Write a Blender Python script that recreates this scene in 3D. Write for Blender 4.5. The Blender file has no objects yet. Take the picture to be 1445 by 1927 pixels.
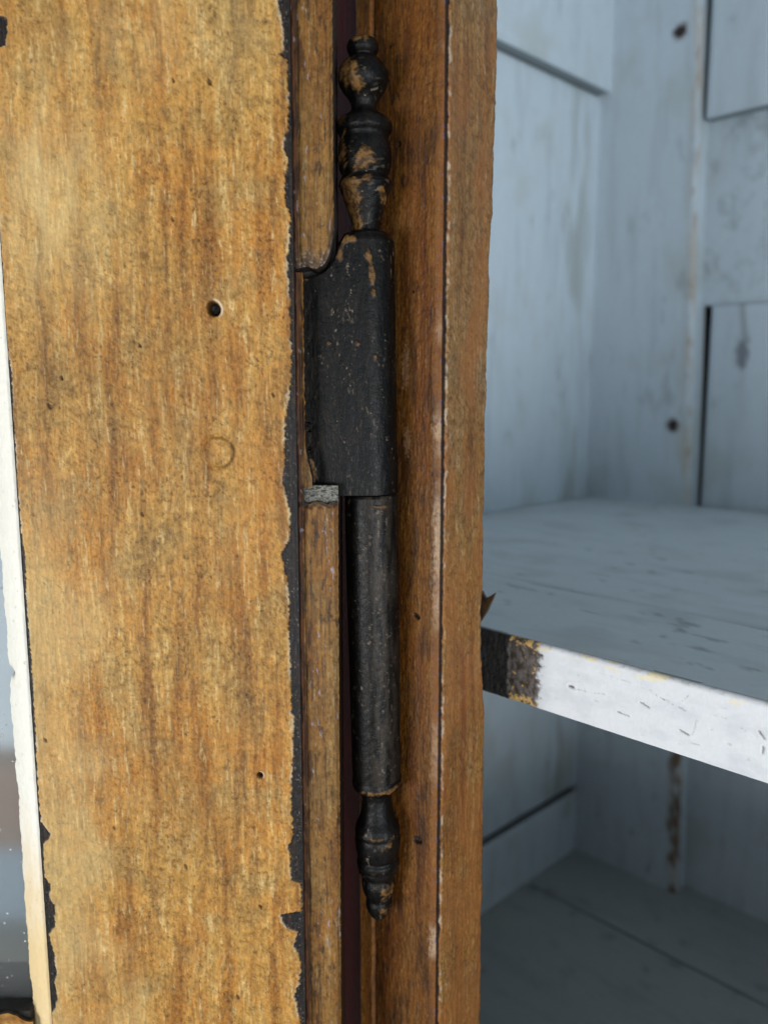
import bpy, math
import numpy as np
from mathutils import Vector

# ------------------------------------------------------------------ camera, world, lamps, exposure
scene = bpy.context.scene
F_PX, W_PX, H_PX = 1550.0, 1445.0, 1927.0
PITCH = math.radians(8.5)
CZ = 0.62                                  # camera height above the cabinet's plinth line
cam_d = bpy.data.cameras.new('camera')
cam = bpy.data.objects.new('camera', cam_d)
scene.collection.objects.link(cam)
cam.location = (0, 0, CZ)
cam.rotation_euler = (math.pi/2 - PITCH, 0, 0)
cam_d.sensor_fit = 'HORIZONTAL'
cam_d.sensor_width = 36.0
cam_d.lens = 36.0*F_PX/W_PX
cam_d.clip_start = 0.01
cam_d.clip_end = 100
cam_d.dof.use_dof = True
cam_d.dof.focus_distance = 0.170
cam_d.dof.aperture_fstop = 18
scene.camera = cam

world = bpy.data.worlds.new('World')
scene.world = world
world.use_nodes = True
world.node_tree.nodes['Background'].inputs[0].default_value = (0.88, 0.94, 1.0, 1)
world.node_tree.nodes['Background'].inputs[1].default_value = 0.21

def area(name, loc, target, sx, sy, power, col):
    l = bpy.data.lights.new(name, 'AREA')
    l.shape = 'RECTANGLE'; l.size = sx; l.size_y = sy; l.energy = power; l.color = col
    o = bpy.data.objects.new(name, l)
    scene.collection.objects.link(o)
    o.location = loc
    o.rotation_euler = (Vector(target)-Vector(loc)).to_track_quat('-Z', 'Y').to_euler()
    return o
area('window_light', (-1.15, -0.85, CZ-0.28), (0.03, 0.2, CZ-0.02), 0.9, 0.52, 16, (0.97, 0.985, 1.0))
area('room_light', (0.60, -1.3, CZ-0.29), (0.1, 0.3, CZ+0.02), 1.0, 0.42, 14, (0.92, 0.96, 1.0))

scene.view_settings.view_transform = 'Standard'
scene.view_settings.look = 'None'
scene.view_settings.exposure = 0.0
scene.view_settings.gamma = 1.0
scene.render.engine = 'CYCLES'
scene.render.resolution_x = 767
scene.render.resolution_y = 1024

# ------------------------------------------------------------------ geometry helpers
CP, SP = math.cos(PITCH), math.sin(PITCH)
def ray(u, v):
    x = (u-W_PX/2)/F_PX; y = -(v-H_PX/2)/F_PX
    return np.array([x, CP+y*SP, -SP+y*CP])
def hit(u, v, p0, n):
    """point of the plane (p0, n) that a photo position measured"""
    d = ray(u, v); c = np.array([0, 0, CZ])
    return c + d*(np.dot(np.array(p0)-c, n)/np.dot(d, n))

Z = np.array([0, 0, 1.0])
D = np.array([math.sin(math.radians(45.5)), math.cos(math.radians(45.5)), 0])    # into the cabinet
R = np.array([D[1], -D[0], 0])                                                    # along its front, to the right
YD = 0.165                                                                        # door face
YH = 0.176                                                                        # hinge axis
C0 = np.array([0.0117, 0.170, CZ])                                                # front corner of the jamb

col = scene.collection
def link(o, parent=None):
    col.objects.link(o)
    if parent is not None: o.parent = parent
    return o
def empty(name, loc=(0, 0, 0), parent=None):
    """a grouping Empty; children keep world coordinates"""
    o = bpy.data.objects.new(name, None)
    o.empty_display_size = 0.02
    link(o, parent)
    return o

def hash2(xi, yi, seed):
    h = (xi.astype(np.int64)*374761393 + yi.astype(np.int64)*668265263 + seed*1446651 + 12345) & 0xffffffff
    h = ((h ^ (h >> 13))*1274126177) & 0xffffffff
    h = ((h ^ (h >> 16))*2246822519) & 0xffffffff
    return (h ^ (h >> 15)) & 0xffff
def pn(x, y, seed=0):
    """gradient noise about -0.7..0.7"""
    x, y = np.broadcast_arrays(np.asarray(x, float), np.asarray(y, float))
    x0 = np.floor(x); y0 = np.floor(y); fx = x-x0; fy = y-y0
    sx = fx*fx*fx*(fx*(fx*6-15)+10); sy = fy*fy*fy*(fy*(fy*6-15)+10)
    def g(ix, iy, dx, dy):
        a = hash2(ix, iy, seed)*(2*math.pi/65536.0)
        return np.cos(a)*dx + np.sin(a)*dy
    n00 = g(x0, y0, fx, fy); n10 = g(x0+1, y0, fx-1, fy)
    n01 = g(x0, y0+1, fx, fy-1); n11 = g(x0+1, y0+1, fx-1, fy-1)
    return (n00*(1-sx)+n10*sx)*(1-sy) + (n01*(1-sx)+n11*sx)*sy
def fbm(x, y, seed=0, oct=4, gain=0.5):
    s = 0; a = 1.0; f = 1.0
    for i in range(oct):
        s = s + a*pn(x*f, y*f, seed+17*i); a *= gain; f *= 2.03
    return s
def sm(a, b, x):
    t = np.clip((x-a)/(b-a), 0, 1)
    return t*t*(3-2*t)
def lin(r, g, b):
    c = np.array([r, g, b])/255.0
    return np.where(c <= 0.04045, c/12.92, ((c+0.055)/1.055)**2.4)
def mix(a, b, t):
    t = np.asarray(t)[..., None]
    return a*(1-t) + b*t

def add_colors(me, cols):
    at = me.color_attributes.new('Col', 'FLOAT_COLOR', 'POINT')
    buf = np.ones((len(cols), 4), dtype=np.float32); buf[:, :3] = np.clip(cols, 0.002, 0.9)
    at.data.foreach_set('color', buf.ravel())
def mesh_np(name, verts, quads, cols, mat, parent, smooth=True):
    me = bpy.data.meshes.new(name)
    nv, nq = len(verts), len(quads)
    me.vertices.add(nv); me.vertices.foreach_set('co', np.asarray(verts, np.float32).ravel())
    me.loops.add(nq*4); me.loops.foreach_set('vertex_index', np.asarray(quads, np.int32).ravel())
    me.polygons.add(nq)
    me.polygons.foreach_set('loop_start', np.arange(0, nq*4, 4, dtype=np.int32))
    me.polygons.foreach_set('loop_total', np.full(nq, 4, np.int32))
    me.update(calc_edges=True)
    me.validate()
    if smooth: me.polygons.foreach_set('use_smooth', np.ones(len(me.polygons), bool))
    add_colors(me, cols)
    me.materials.append(mat)
    o = bpy.data.objects.new(name, me)
    return link(o, parent)
def slab(name, P, N, depth, C, skirt_col, mat, parent, flip=False):
    """a board: relief front P (ny,nx,3) with colours C, sides and back pushed in by depth along -N"""
    ny, nx = P.shape[:2]
    idx = np.arange(ny*nx).reshape(ny, nx)
    q = np.stack([idx[:-1, :-1], idx[1:, :-1], idx[1:, 1:], idx[:-1, 1:]], -1).reshape(-1, 4)
    loop = np.concatenate([idx[0, :], idx[1:, -1], idx[-1, -2::-1], idx[-2:0:-1, 0]])
    Pf = P.reshape(-1, 3); Cf = C.reshape(-1, 3)
    m = len(loop); base = ny*nx
    rim = Pf[loop]; rim_in = rim - N*0.0006; back = rim - N*depth
    sc = np.broadcast_to(skirt_col, (m, 3))
    V = np.concatenate([Pf, rim, rim_in, back, [back.mean(0)]])
    CC = np.concatenate([Cf, Cf[loop]*0.35+sc*0.65, sc, sc, [sc[0]]])
    k = np.arange(m); k2 = (k+1) % m
    s1 = np.stack([base+k, base+k2, base+m+k2, base+m+k], -1)
    s2 = np.stack([base+m+k, base+m+k2, base+2*m+k2, base+2*m+k], -1)
    Q = np.concatenate([q, s1, s2])
    Q = Q if not flip else Q[:, ::-1]
    o = mesh_np(name, V[:-1], Q, CC[:-1], mat, parent)
    return o
def box(name, o0, ax, bx, cx, mat, parent, colr=(0.5, 0.5, 0.5), bev=0.0006):
    """solid with one corner at o0 and three edge vectors, edges bevelled"""
    import bmesh
    bm = bmesh.new()
    vs = [bm.verts.new(np.array(o0)+i*np.array(ax)+j*np.array(bx)+k*np.array(cx)) for i in (0, 1) for j in (0, 1) for k in (0, 1)]
    for f in ((0, 1, 3, 2), (4, 6, 7, 5), (0, 4, 5, 1), (2, 3, 7, 6), (0, 2, 6, 4), (1, 5, 7, 3)):
        bm.faces.new([vs[i] for i in f])
    bmesh.ops.recalc_face_normals(bm, faces=bm.faces)
    if bev: bmesh.ops.bevel(bm, geom=list(bm.edges), offset=bev, segments=2, affect='EDGES', profile=0.6)
    me = bpy.data.meshes.new(name); bm.to_mesh(me); bm.free()
    add_colors(me, np.tile(np.array(colr), (len(me.vertices), 1)))
    me.materials.append(mat)
    return link(bpy.data.objects.new(name, me), parent)

# ------------------------------------------------------------------ materials (all node based)
def material(name, rough=0.5, rough_var=0.15, spec=0.4, fine_scale=2500, fine_amt=0.18, bump=0.00012, stretch=(1, 1, 0.18), metallic=0.0, coat=0.0):
    m = bpy.data.materials.new(name); m.use_nodes = True
    nt = m.node_tree; b = nt.nodes['Principled BSDF']
    n, l = nt.nodes.new, nt.links.new
    geo = n('ShaderNodeNewGeometry')
    mp = n('ShaderNodeMapping'); mp.inputs['Scale'].default_value = stretch
    l(geo.outputs['Position'], mp.inputs['Vector'])
    n1 = n('ShaderNodeTexNoise'); n1.inputs['Scale'].default_value = fine_scale; n1.inputs['Detail'].default_value = 4; n1.inputs['Roughness'].default_value = 0.6
    l(mp.outputs[0], n1.inputs['Vector'])
    n2 = n('ShaderNodeTexNoise'); n2.inputs['Scale'].default_value = fine_scale*0.55; n2.inputs['Detail'].default_value = 5; n2.inputs['Roughness'].default_value = 0.65
    l(geo.outputs['Position'], n2.inputs['Vector'])
    at = n('ShaderNodeAttribute'); at.attribute_name = 'Col'
    mr = n('ShaderNodeMapRange'); mr.inputs[1].default_value = 0.25; mr.inputs[2].default_value = 0.75
    mr.inputs[3].default_value = 1-fine_amt; mr.inputs[4].default_value = 1+fine_amt
    ad = n('ShaderNodeMath'); ad.operation = 'ADD'
    l(n1.outputs['Fac'], ad.inputs[0]); l(n2.outputs['Fac'], ad.inputs[1])
    hf = n('ShaderNodeMath'); hf.operation = 'MULTIPLY'; hf.inputs[1].default_value = 0.5
    l(ad.outputs[0], hf.inputs[0]); l(hf.outputs[0], mr.inputs[0])
    mu = n('ShaderNodeVectorMath'); mu.operation = 'SCALE'
    l(at.outputs['Color'], mu.inputs[0]); l(mr.outputs[0], mu.inputs['Scale'])
    l(mu.outputs[0], b.inputs['Base Color'])
    r2 = n('ShaderNodeMapRange'); r2.inputs[1].default_value = 0.3; r2.inputs[2].default_value = 0.7
    r2.inputs[3].default_value = rough-rough_var; r2.inputs[4].default_value = rough+rough_var
    l(n2.outputs['Fac'], r2.inputs[0]); l(r2.outputs[0], b.inputs['Roughness'])
    bp = n('ShaderNodeBump'); bp.inputs['Strength'].default_value = 0.8; bp.inputs['Distance'].default_value = bump
    l(hf.outputs[0], bp.inputs['Height']); l(bp.outputs[0], b.inputs['Normal'])
    b.inputs['Specular IOR Level'].default_value = spec
    b.inputs['Metallic'].default_value = metallic
    b.inputs['Coat Weight'].default_value = coat
    return m
M_PAINT = material('grained_paint', 0.52, 0.12, 0.33, 2300, 0.25, 0.00030)
M_DARK = material('old_dark_wood', 0.6, 0.15, 0.3, 2400, 0.4, 0.0002)
M_IRON = material('blackened_iron', 0.40, 0.14, 0.22, 2000, 0.45, 0.00022, (1, 1, 0.3))
M_WHITE = material('chalky_white_paint', 0.6, 0.12, 0.35, 1500, 0.05, 0.00012, (1, 1, 0.5))
M_BOARD = material('pale_blue_paint', 0.55, 0.1, 0.35, 420, 0.05, 0.0003, (1, 1, 0.12))
M_SHELF = material('pale_grey_paint', 0.5, 0.1, 0.4, 420, 0.06, 0.0003, (1, 1, 1))
M_RED = material('dark_red_paint', 0.45, 0.1, 0.4, 900, 0.3, 0.0002)

gm = bpy.data.materials.new('old_window_glass'); gm.use_nodes = True
nt = gm.node_tree; b = nt.nodes['Principled BSDF']
b.inputs['Transmission Weight'].default_value = 1.0; b.inputs['Roughness'].default_value = 0.10; b.inputs['IOR'].default_value = 1.45
b.inputs['Base Color'].default_value = (0.93, 0.97, 0.97, 1)
dust = nt.nodes.new('ShaderNodeBsdfDiffuse'); dust.inputs[0].default_value = (0.75, 0.76, 0.76, 1)
mixs = nt.nodes.new('ShaderNodeMixShader')
geo = nt.nodes.new('ShaderNodeNewGeometry')
vz = nt.nodes.new('ShaderNodeTexVoronoi'); vz.inputs['Scale'].default_value = 420
dn = nt.nodes.new('ShaderNodeTexNoise'); dn.inputs['Scale'].default_value = 120
cr = nt.nodes.new('ShaderNodeMapRange'); cr.inputs[1].default_value = 0.12; cr.inputs[2].default_value = 0.05; cr.inputs[3].default_value = 0.06; cr.inputs[4].default_value = 0.9
nt.links.new(geo.outputs['Position'], vz.inputs['Vector']); nt.links.new(geo.outputs['Position'], dn.inputs['Vector'])
adn = nt.nodes.new('ShaderNodeMath'); adn.operation = 'MULTIPLY_ADD'; adn.inputs[1].default_value = -0.6; 
nt.links.new(dn.outputs['Fac'], adn.inputs[0]); nt.links.new(vz.outputs['Distance'], adn.inputs[2])
ad2 = nt.nodes.new('ShaderNodeMath'); ad2.operation = 'ADD'; ad2.inputs[1].default_value = 0.30
nt.links.new(adn.outputs[0], ad2.inputs[0]); nt.links.new(ad2.outputs[0], cr.inputs[0])
nt.links.new(cr.outputs[0], mixs.inputs[0]); nt.links.new(b.outputs[0], mixs.inputs[1]); nt.links.new(dust.outputs[0], mixs.inputs[2])
nt.links.new(mixs.outputs[0], nt.nodes['Material Output'].inputs[0])
M_GLASS = gm

# ------------------------------------------------------------------ the background seen through the pane
def tag(o, label, cat, group=None):
    o['label'] = label; o['category'] = cat
    if group: o['group'] = group
bw = box('wall', (-2.6, 0.90, 0), (4.2, 0, 0), (0, 0.06, 0), (0, 0, 2.4), M_BOARD, None, lin(222, 234, 246), 0.003)
bw['kind'] = 'structure'
box('wooden_rail', (-2.6, 0.865, CZ-0.525), (4.2, 0, 0), (0, 0.07, 0), (0, 0, 0.115), M_DARK, bw, lin(150, 124, 108), 0.03)
box('lower_panel', (-2.6, 0.886, 0.002), (4.2, 0, 0), (0, 0.012, 0), (0, 0, CZ-0.527), M_BOARD, bw, lin(150, 168, 184), 0.003)
fl = box('floor', (-2.6, -2.2, -0.05), (4.2, 0, 0), (0, 3.95, 0), (0, 0, 0.05), M_DARK, None, lin(150, 152, 142), 0.0)
fl['kind'] = 'structure'

# ------------------------------------------------------------------ the cabinet
cabinet = empty('cabinet')
tag(cabinet, 'old wooden cabinet with golden brown grained paint, open glazed door and pale blue inside', 'cabinet')

# ---- colour of the brushed graining
GOLD, ORNG, OLIV, BRWN, PALE = lin(206, 158, 80), lin(184, 120, 42), lin(168, 134, 76), lin(104, 62, 22), lin(228, 200, 138)
def graining(a, b, seed, k=1.0):
    """a, b in tenths of a millimetre; returns colours and brush relief"""
    wob = 7*fbm(a/90, b/160, seed+1, 2)
    a2 = a+wob
    blot = fbm(a/170, b/260, seed+2, 5, 0.6)
    band = fbm(a2/34, b/420, seed+3, 4, 0.6)
    stre = fbm(a2/13, b/130, seed+4, 4, 0.65)
    dash = fbm(a2/5.5, b/48, seed+5, 4, 0.6)
    ca, sa = math.cos(math.radians(38)), math.sin(math.radians(38))
    p, q = a*ca+b*sa, -a*sa+b*ca
    where = sm(-0.25, 0.3, fbm(a/130, b/150, seed+11, 3))
    diag = fbm(p/26, q/6, seed+6, 4, 0.65)
    mott = fbm(a/16, b/22, seed+7, 5, 0.75)
    c = mix(GOLD, ORNG, sm(-0.7, 0.75, 0.8*blot+0.55*band+0.35*mott))
    c = mix(c, OLIV, 0.65*sm(-0.05, 0.6, fbm(a/110+7, b/130, seed+8, 5, 0.6)))
    c = mix(c, BRWN, 0.60*sm(-0.12, 0.65, 0.8*band+0.45*stre+0.25*blot))
    c = mix(c, PALE, 0.55*sm(0.12, 0.65, dash*0.8+stre*0.45-0.3*band))
    c = mix(c, BRWN*0.8, 0.55*sm(0.15, 0.75, -dash*0.6-stre*0.5+0.35*mott))
    pit = fbm(a/6, b/9, seed+13, 4, 0.75)+0.25*dash
    f = 1 + 0.60*mott + 0.26*diag*(0.2+0.8*where) + 0.30*blot
    c = c*np.clip(f, 0.35, 1.6)[..., None]**np.array([0.85, 1.0, 1.3])
    pd_ = sm(0.15, 0.85, pit)
    c = c*(1-pd_[..., None]*np.array([0.45, 0.55, 0.66]))
    c = mix(c, PALE*1.08, 0.18*sm(0.12, 0.7, -pit))
    c = c*0.90
    sp = fbm(a/7, b/9, seed+9, 3)*sm(0.0, 0.4, fbm(a/60, b/80, seed+12, 3))
    c = mix(c, BRWN*0.4, 0.6*sm(0.26, 0.45, sp))
    rel = 0.8*dash+0.8*stre+0.55*mott+0.55*diag*where-1.2*sm(0.26, 0.45, sp)-0.5*pit+0.5*sm(0.1, 0.4, dash)
    return c, rel*k

# ---------------------------------------------------------------- door
door = empty('door', parent=cabinet)
door['label'] = 'open glazed door seen from its inner face'
N_D = np.array([0, -1.0, 0])
P_D = np.array([0, YD, CZ])
def dxz(pts):
    """traced photo positions -> x(z) along the door face"""
    h = np.array([hit(u, v, P_D, N_D) for u, v in pts])
    o = np.argsort(h[:, 2]); return h[o, 2], h[o, 0]
Z0, Z1 = CZ-0.205, CZ+0.110
ST = 0.0002
right_trace = [(519,-120),(521,0),(527,25),(533,54),(534,92),(525,102),(540,111),(543,191),(540,248),(533,274),(541,302),(535,337),(536,382),(546,401),(543,462),(540,495),(545,553),(546,607),(548,677),(546,718),(541,766),(535,807),(535,880),(532,908),(546,965),(545,1013),(529,1045),(538,1083),(545,1131),(543,1178),(546,1242),(548,1340),(552,1349),(552,1398),(549,1463),(548,1528),(552,1570),(542,1590),(546,1625),(549,1658),(567,1664),(568,1716),(528,1722),(536,1746),(560,1755),(552,1781),(562,1798),(567,1827),(562,1853),(554,1872),(560,1902),(566,1927),(560,2100)]
left_trace = [(-30,20),(12,30),(14,60),(8,85),(-25,92),(-10,300),(2,480),(14,660),(22,700),(24,760),(32,900),(40,1000),(48,1060),(50,1140),(58,1230),(64,1330),(68,1400),(72,1480),(74,1520),(78,1548),(95,1570),(94,1577),(81,1590),(84,1650),(96,1670),(92,1690),(103,1705),(103,1745),(92,1760),(100,1790),(107,1830),(103,1850),(108,1880),(104,1900),(92,1912),(104,1960)]
xr_line = hit(553, 480, P_D, N_D)[0]
xl_line = hit(14, 640, P_D, N_D)[0]
xs = np.arange(xl_line, xr_line, ST); zs = np.arange(Z1, Z0, -ST)
X, ZZ = np.meshgrid(xs, zs)
A = X/1.065e-4; B = -ZZ/1.065e-4
zt, xt = dxz(right_trace); XR = np.interp(ZZ, zt, xt)
zt, xt = dxz(left_trace); XL = np.interp(ZZ, zt, xt)
rag = 1.065e-4*(4.5*fbm(A/14, B/9, 31, 4, 0.6))
dr = (XR - X + rag)/1.065e-4             # > 0 inside the paint
dl = (X - XL + rag*0.7)/1.065e-4
din = np.minimum(dr, dl)
paint = sm(-1.0, 1.0, din)
c, rel = graining(A, B, 100)
for (u, v, su, sv, kk_, cc_) in ((90,370,110,170,0.55,PALE),(330,60,200,90,0.25,PALE),(300,640,150,120,0.35,BRWN),(330,860,120,150,0.35,BRWN),(120,700,110,70,0.30,BRWN),(500,930,50,160,0.25,ORNG),(330,1500,90,160,0.35,BRWN),(60,60,60,40,0.3,ORNG),(420,1150,90,120,0.25,BRWN),(250,1850,160,70,0.22,BRWN)):
    p = hit(u, v, P_D, N_D)
    g = np.exp(-((X-p[0])/(su*1.065e-4))**2-((ZZ-p[2])/(sv*1.065e-4))**2)
    c = mix(c, c*0.35+cc_*0.65 if cc_ is not BRWN else c*0.55+BRWN*0.35, np.clip(kk_*1.3*g*(1+1.1*fbm(A/40, B/110, 49, 4)), 0, 1))
# paler, greyer stretch down the glass side
gx = (X-xl_line)/(xr_line-xl_line)
c = mix(c, c*0.45+PALE*0.5, 0.75*sm(0.42, 0.0, gx+0.3*fbm(A/120, B/160, 41, 3))*sm(CZ+0.0, CZ-0.045, ZZ))
# worn light rim just inside the paint's edge
c = mix(c, lin(214, 200, 170), 0.55*sm(6, 1.5, din)*sm(-0.1, 0.35, fbm(A/40, B/60, 43, 3)))
dk = mix(lin(17, 16, 17)+0*c, lin(50, 46, 44), sm(0.15, 0.55, fbm(A/5, B/12, 44, 4)))
dk = mix(dk, lin(54, 37, 27), 0.8*sm(0.0, 0.35, fbm(A/3.5, B/120, 51, 3)))
dk = mix(dk, lin(128, 120, 112), 0.6*sm(0.46, 0.62, 0.35*fbm(A/20, B/50, 55, 2)+ fbm(A/4, B/5, 45, 3)))
H = 1.0e-4*rel + 5.0e-5*fbm(A/60, B/90, 46, 3)
H = H*paint + (paint-1)*2.6e-4 + (1-paint)*(9e-5*fbm(A/4, B/16, 47, 4)+8e-5*fbm(A/3, B/90, 52, 2))
H += 4e-5*sm(5, 1, din)*paint
# nail holes, pits, the filled plug
def at_d(u, v): return hit(u, v, P_D, N_D)
for (u, v, r, dep) in ((402,581,13,2.6e-3),(489,1460,6.5,1.5e-3),(394,153,5,6e-4),(490,1708,4,6e-4),(326,150,3.5,3e-4),(325,412,4,3e-4),(263,650,3.5,4e-4),(448,1878,4.5,4e-4),(514,743,3.5,3e-4),(116,711,3.5,4e-4),(93,765,5,3e-4),(268,968,4,3e-4),(86,1394,4,3e-4),(350,1632,5,2e-4),(215,1560,3,2e-4)):
    p = at_d(u, v)
    an = np.arctan2(ZZ-p[2], X-p[0])
    el_ = 0.9 if r > 6 else 0.5
    dd = np.hypot((X-p[0])+(0 if r > 6 else 0.3)*(ZZ-p[2]), (ZZ-p[2])*el_)/1.065e-4*(1+0.05*np.sin(2*an+u)+(0.04 if r > 6 else 0.35)*fbm(A/4, B/5, 54, 3))
    if r < 6: r *= 0.75
    H -= dep*sm(r*1.05, r*0.6, dd)
    rim = np.exp(-((dd-r*1.35)/(r*0.25+0.8))**2)
    H += 5e-5*rim*min(1, r/8)
    c = mix(c, lin(22, 16, 12) if r > 6 else c*0.25, sm(r*1.15, r*0.6, dd))
    if r > 6: c = mix(c, lin(236, 226, 205), 0.7*np.exp(-((dd-r*1.2)/(r*0.14))**2)*sm(0.0, 0.9, np.cos(an-0.35)))  # lit crescent on the hole's right rim, painted into the colour
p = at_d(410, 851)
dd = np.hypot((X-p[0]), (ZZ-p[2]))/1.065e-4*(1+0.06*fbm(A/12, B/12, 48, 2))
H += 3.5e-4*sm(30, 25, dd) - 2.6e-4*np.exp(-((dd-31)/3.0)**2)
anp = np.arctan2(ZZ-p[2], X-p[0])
c = mix(c, lin(70, 48, 28), 0.75*np.exp(-((dd-30)/2.6)**2)*sm(-0.25, -0.8, np.cos(anp-2.75)+0.3*fbm(A/9, B/9, 53, 2)))  # shadow crescent at the plug's lower right, painted into the colour
for (u0, v0, u1, v1) in ((515,574,548,575),(512,770,545,771),(505,790,540,788)):      # fine cross scratches
    p, q = at_d(u0, v0), at_d(u1, v1)
    H -= 3e-5*np.exp(-((ZZ-p[2]-(X-p[0])*(q[2]-p[2])/(q[0]-p[0]))/1.2e-4)**2)*sm(p[0]-2e-4, p[0]+2e-4, X)
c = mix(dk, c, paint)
P = np.stack([X, YD-H, ZZ], -1)
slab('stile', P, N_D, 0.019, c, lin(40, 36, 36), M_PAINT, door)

# strip of the door's rebate, above and below the hinge leaf
YS = YD+0.0022
P_S = np.array([0, YS, CZ])
sl = hit(553, 480, P_S, N_D)[0]+0.0001
def strip(name, ulist, V2, zs_top, zs_bot, seed, parent, colr_bot):
    pass
def strip_cols(U, V, seed):
    A = U/1.065e-4; B = -V/1.065e-4
    c, rel = graining(A, B, seed)
    c = mix(c*0.55, lin(128, 80, 30), 0.25)
    c = mix(c, lin(52, 32, 16), 0.65*sm(0.0, 0.6, fbm(A/5, B/140, seed+26, 4, 0.65)+0.3*fbm(A/30, B/90, seed+27, 3)))
    e = (U-sl)/1.065e-4
    # dark worn groove and thin rounded fillet beside the stile
    groove = np.exp(-((e-9)/3.0)**2)
    c = mix(c, lin(92, 52, 30), 0.85*sm(10, 5, e))
    c = mix(c, lin(38, 28, 24), 0.85*groove*sm(-0.35, 0.15, fbm(A/9, B/60, seed+20, 3)))
    w = sm(0.06, 0.34, fbm(A/16, B/70, seed+21, 4)-0.012*(e-14))
    c = mix(c, lin(62, 36, 22), 0.72*w*sm(60, 14, e))
    c = mix(c, lin(38, 26, 20), 0.7*sm(0.30, 0.7, fbm(A/14, B/40, seed+22, 5, 0.65)+0.4*fbm(A/40, B/200, seed+24, 2)))
    c = mix(c, lin(164, 158, 170), 0.6*sm(0.5, 0.66, fbm(A/6, B/26, seed+23, 4)+0.5*fbm(A/30, B/160, seed+25, 2)-0.08))
    H = 5e-5*rel - 2.5e-4*groove + 3e-4*np.exp(-((e-3.5)/3.5)**2) - 1.2e-4*w*sm(60, 10, e)
    return c, H
def strip_edge(z, seed):
    zt, xt = np.array([hit(u, v, P_S, N_D)[[2, 0]] for u, v in ((642,1927),(638,1340),(636,950),(627,400),(625,0))]).T
    return np.interp(z, zt, xt) + 1.065e-4*(1.6*fbm(z/1.4e-3, z*0, seed, 4, 0.6))
rebate = empty('rebate_strip', parent=door)
# lower piece
zs2 = np.arange(hit(600, 946, P_S, N_D)[2], Z0, -ST)
k = np.linspace(0, 1, 44)
Vv = np.repeat(zs2[:, None], 44, 1); er = strip_edge(zs2, 71)
U = sl + (er[:, None]-sl)*k[None]
top_rag = 1.065e-4*8*fbm(U[0]/2.5e-3, U[0]*0+3, 72, 4)
Vv = Vv + top_rag[None]*np.exp(-(zs2[0]-Vv)/6e-4)
c, H = strip_cols(U, Vv, 200)
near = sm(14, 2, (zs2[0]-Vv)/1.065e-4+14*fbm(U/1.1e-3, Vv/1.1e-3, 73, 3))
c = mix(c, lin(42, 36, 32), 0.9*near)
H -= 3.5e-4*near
H -= 5e-4*sm(0.86, 1.0, k[None])**2
slab('fillet', np.stack([U, YS-H, Vv], -1), N_D, 0.0165, c, lin(58, 42, 28), M_PAINT, rebate)
# upper piece with its rounded, chewed lower end
k = np.linspace(0, 1, 44)
bt = np.array([hit(u, v, P_S, N_D)[[0, 2]] for u, v in ((556,505),(575,500),(596,505),(612,494),(622,470),(628,432),(634,405))])
U0 = sl + (strip_edge(np.array([Z1]), 74)[0]-sl)*k
nrow = int((Z1-(CZ-0.0))/ST)
zb = np.interp(U0, bt[:, 0], bt[:, 1]) + 1.065e-4*3*fbm(U0/9e-4, U0*0, 75, 4)
kk = np.linspace(0, 1, int((Z1-zb.min())/ST))
Vv = Z1 + kk[:, None]*(zb[None]-Z1)
er = np.vectorize(lambda z: 0.0)(kk)
er = strip_edge(Vv[:, 22], 76)
U = sl + (er[:, None]-sl)*k[None]
c, H = strip_cols(U, Vv, 300)
ed = (Vv-zb[None])/1.065e-4
near = sm(34, 4, ed+18*fbm(U/1.2e-3, Vv/1.2e-3, 77, 3))
c = mix(c, mix(lin(70, 56, 46)+0*c, lin(150, 146, 140), sm(0.1, 0.4, fbm(U/7e-4, Vv/7e-4, 78, 3))), 0.8*near)
H -= 6e-4*near*(1+0.5*fbm(U/5e-4, Vv/5e-4, 79, 3))
H -= 5e-4*sm(0.86, 1.0, k[None])**2
slab('fillet', np.stack([U, YS-H, Vv], -1), N_D, 0.0165, c, lin(70, 64, 60), M_PAINT, rebate)
# the thin fillet runs on past the leaf
zs3 = np.arange(hit(560, 512, P_S, N_D)[2], hit(560, 945, P_S, N_D)[2], -ST)
k = np.linspace(0, 1, 12)
Vv = np.repeat(zs3[:, None], 12, 1)
wd = 0.0016 + 1.065e-4*(2.5*fbm(zs3/1.5e-3, zs3*0, 87, 4)+14*sm(hit(560, 830, P_S, N_D)[2], hit(560, 925, P_S, N_D)[2], zs3))
wd = np.where(zs3 < hit(560, 917, P_S, N_D)[2], 0.0011, wd)
U = sl + wd[:, None]*k[None]
c, H = strip_cols(U, Vv, 200)
slab('fillet', np.stack([U, YS-H, Vv], -1), N_D, 0.0165, c, lin(50, 40, 34), M_PAINT, rebate)
# raw grey wood at the foot of the mortise
zf1, zf0 = hit(600, 915, P_S, N_D)[2], hit(600, 952, P_S, N_D)[2]
U, Vv = np.meshgrid(np.linspace(sl+0.0008, hit(636, 950, P_S, N_D)[0], 60), np.linspace(zf1, zf0, 36))
n1 = fbm(U/1.4e-3, Vv/6e-4, 93, 5, 0.65); n2 = fbm(U/5e-4, Vv/4e-4, 94, 4, 0.65)
c = mix(lin(140, 138, 130)+0*U[..., None], lin(66, 62, 58), sm(-0.2, 0.5, n1+0.5*n2))
H = 5e-4*n1+2e-4*n2-1.2e-3
slab('raw_wood', np.stack([U, YS-H, Vv], -1), N_D, 0.006, c, lin(70, 66, 62), M_DARK, rebate)
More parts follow.
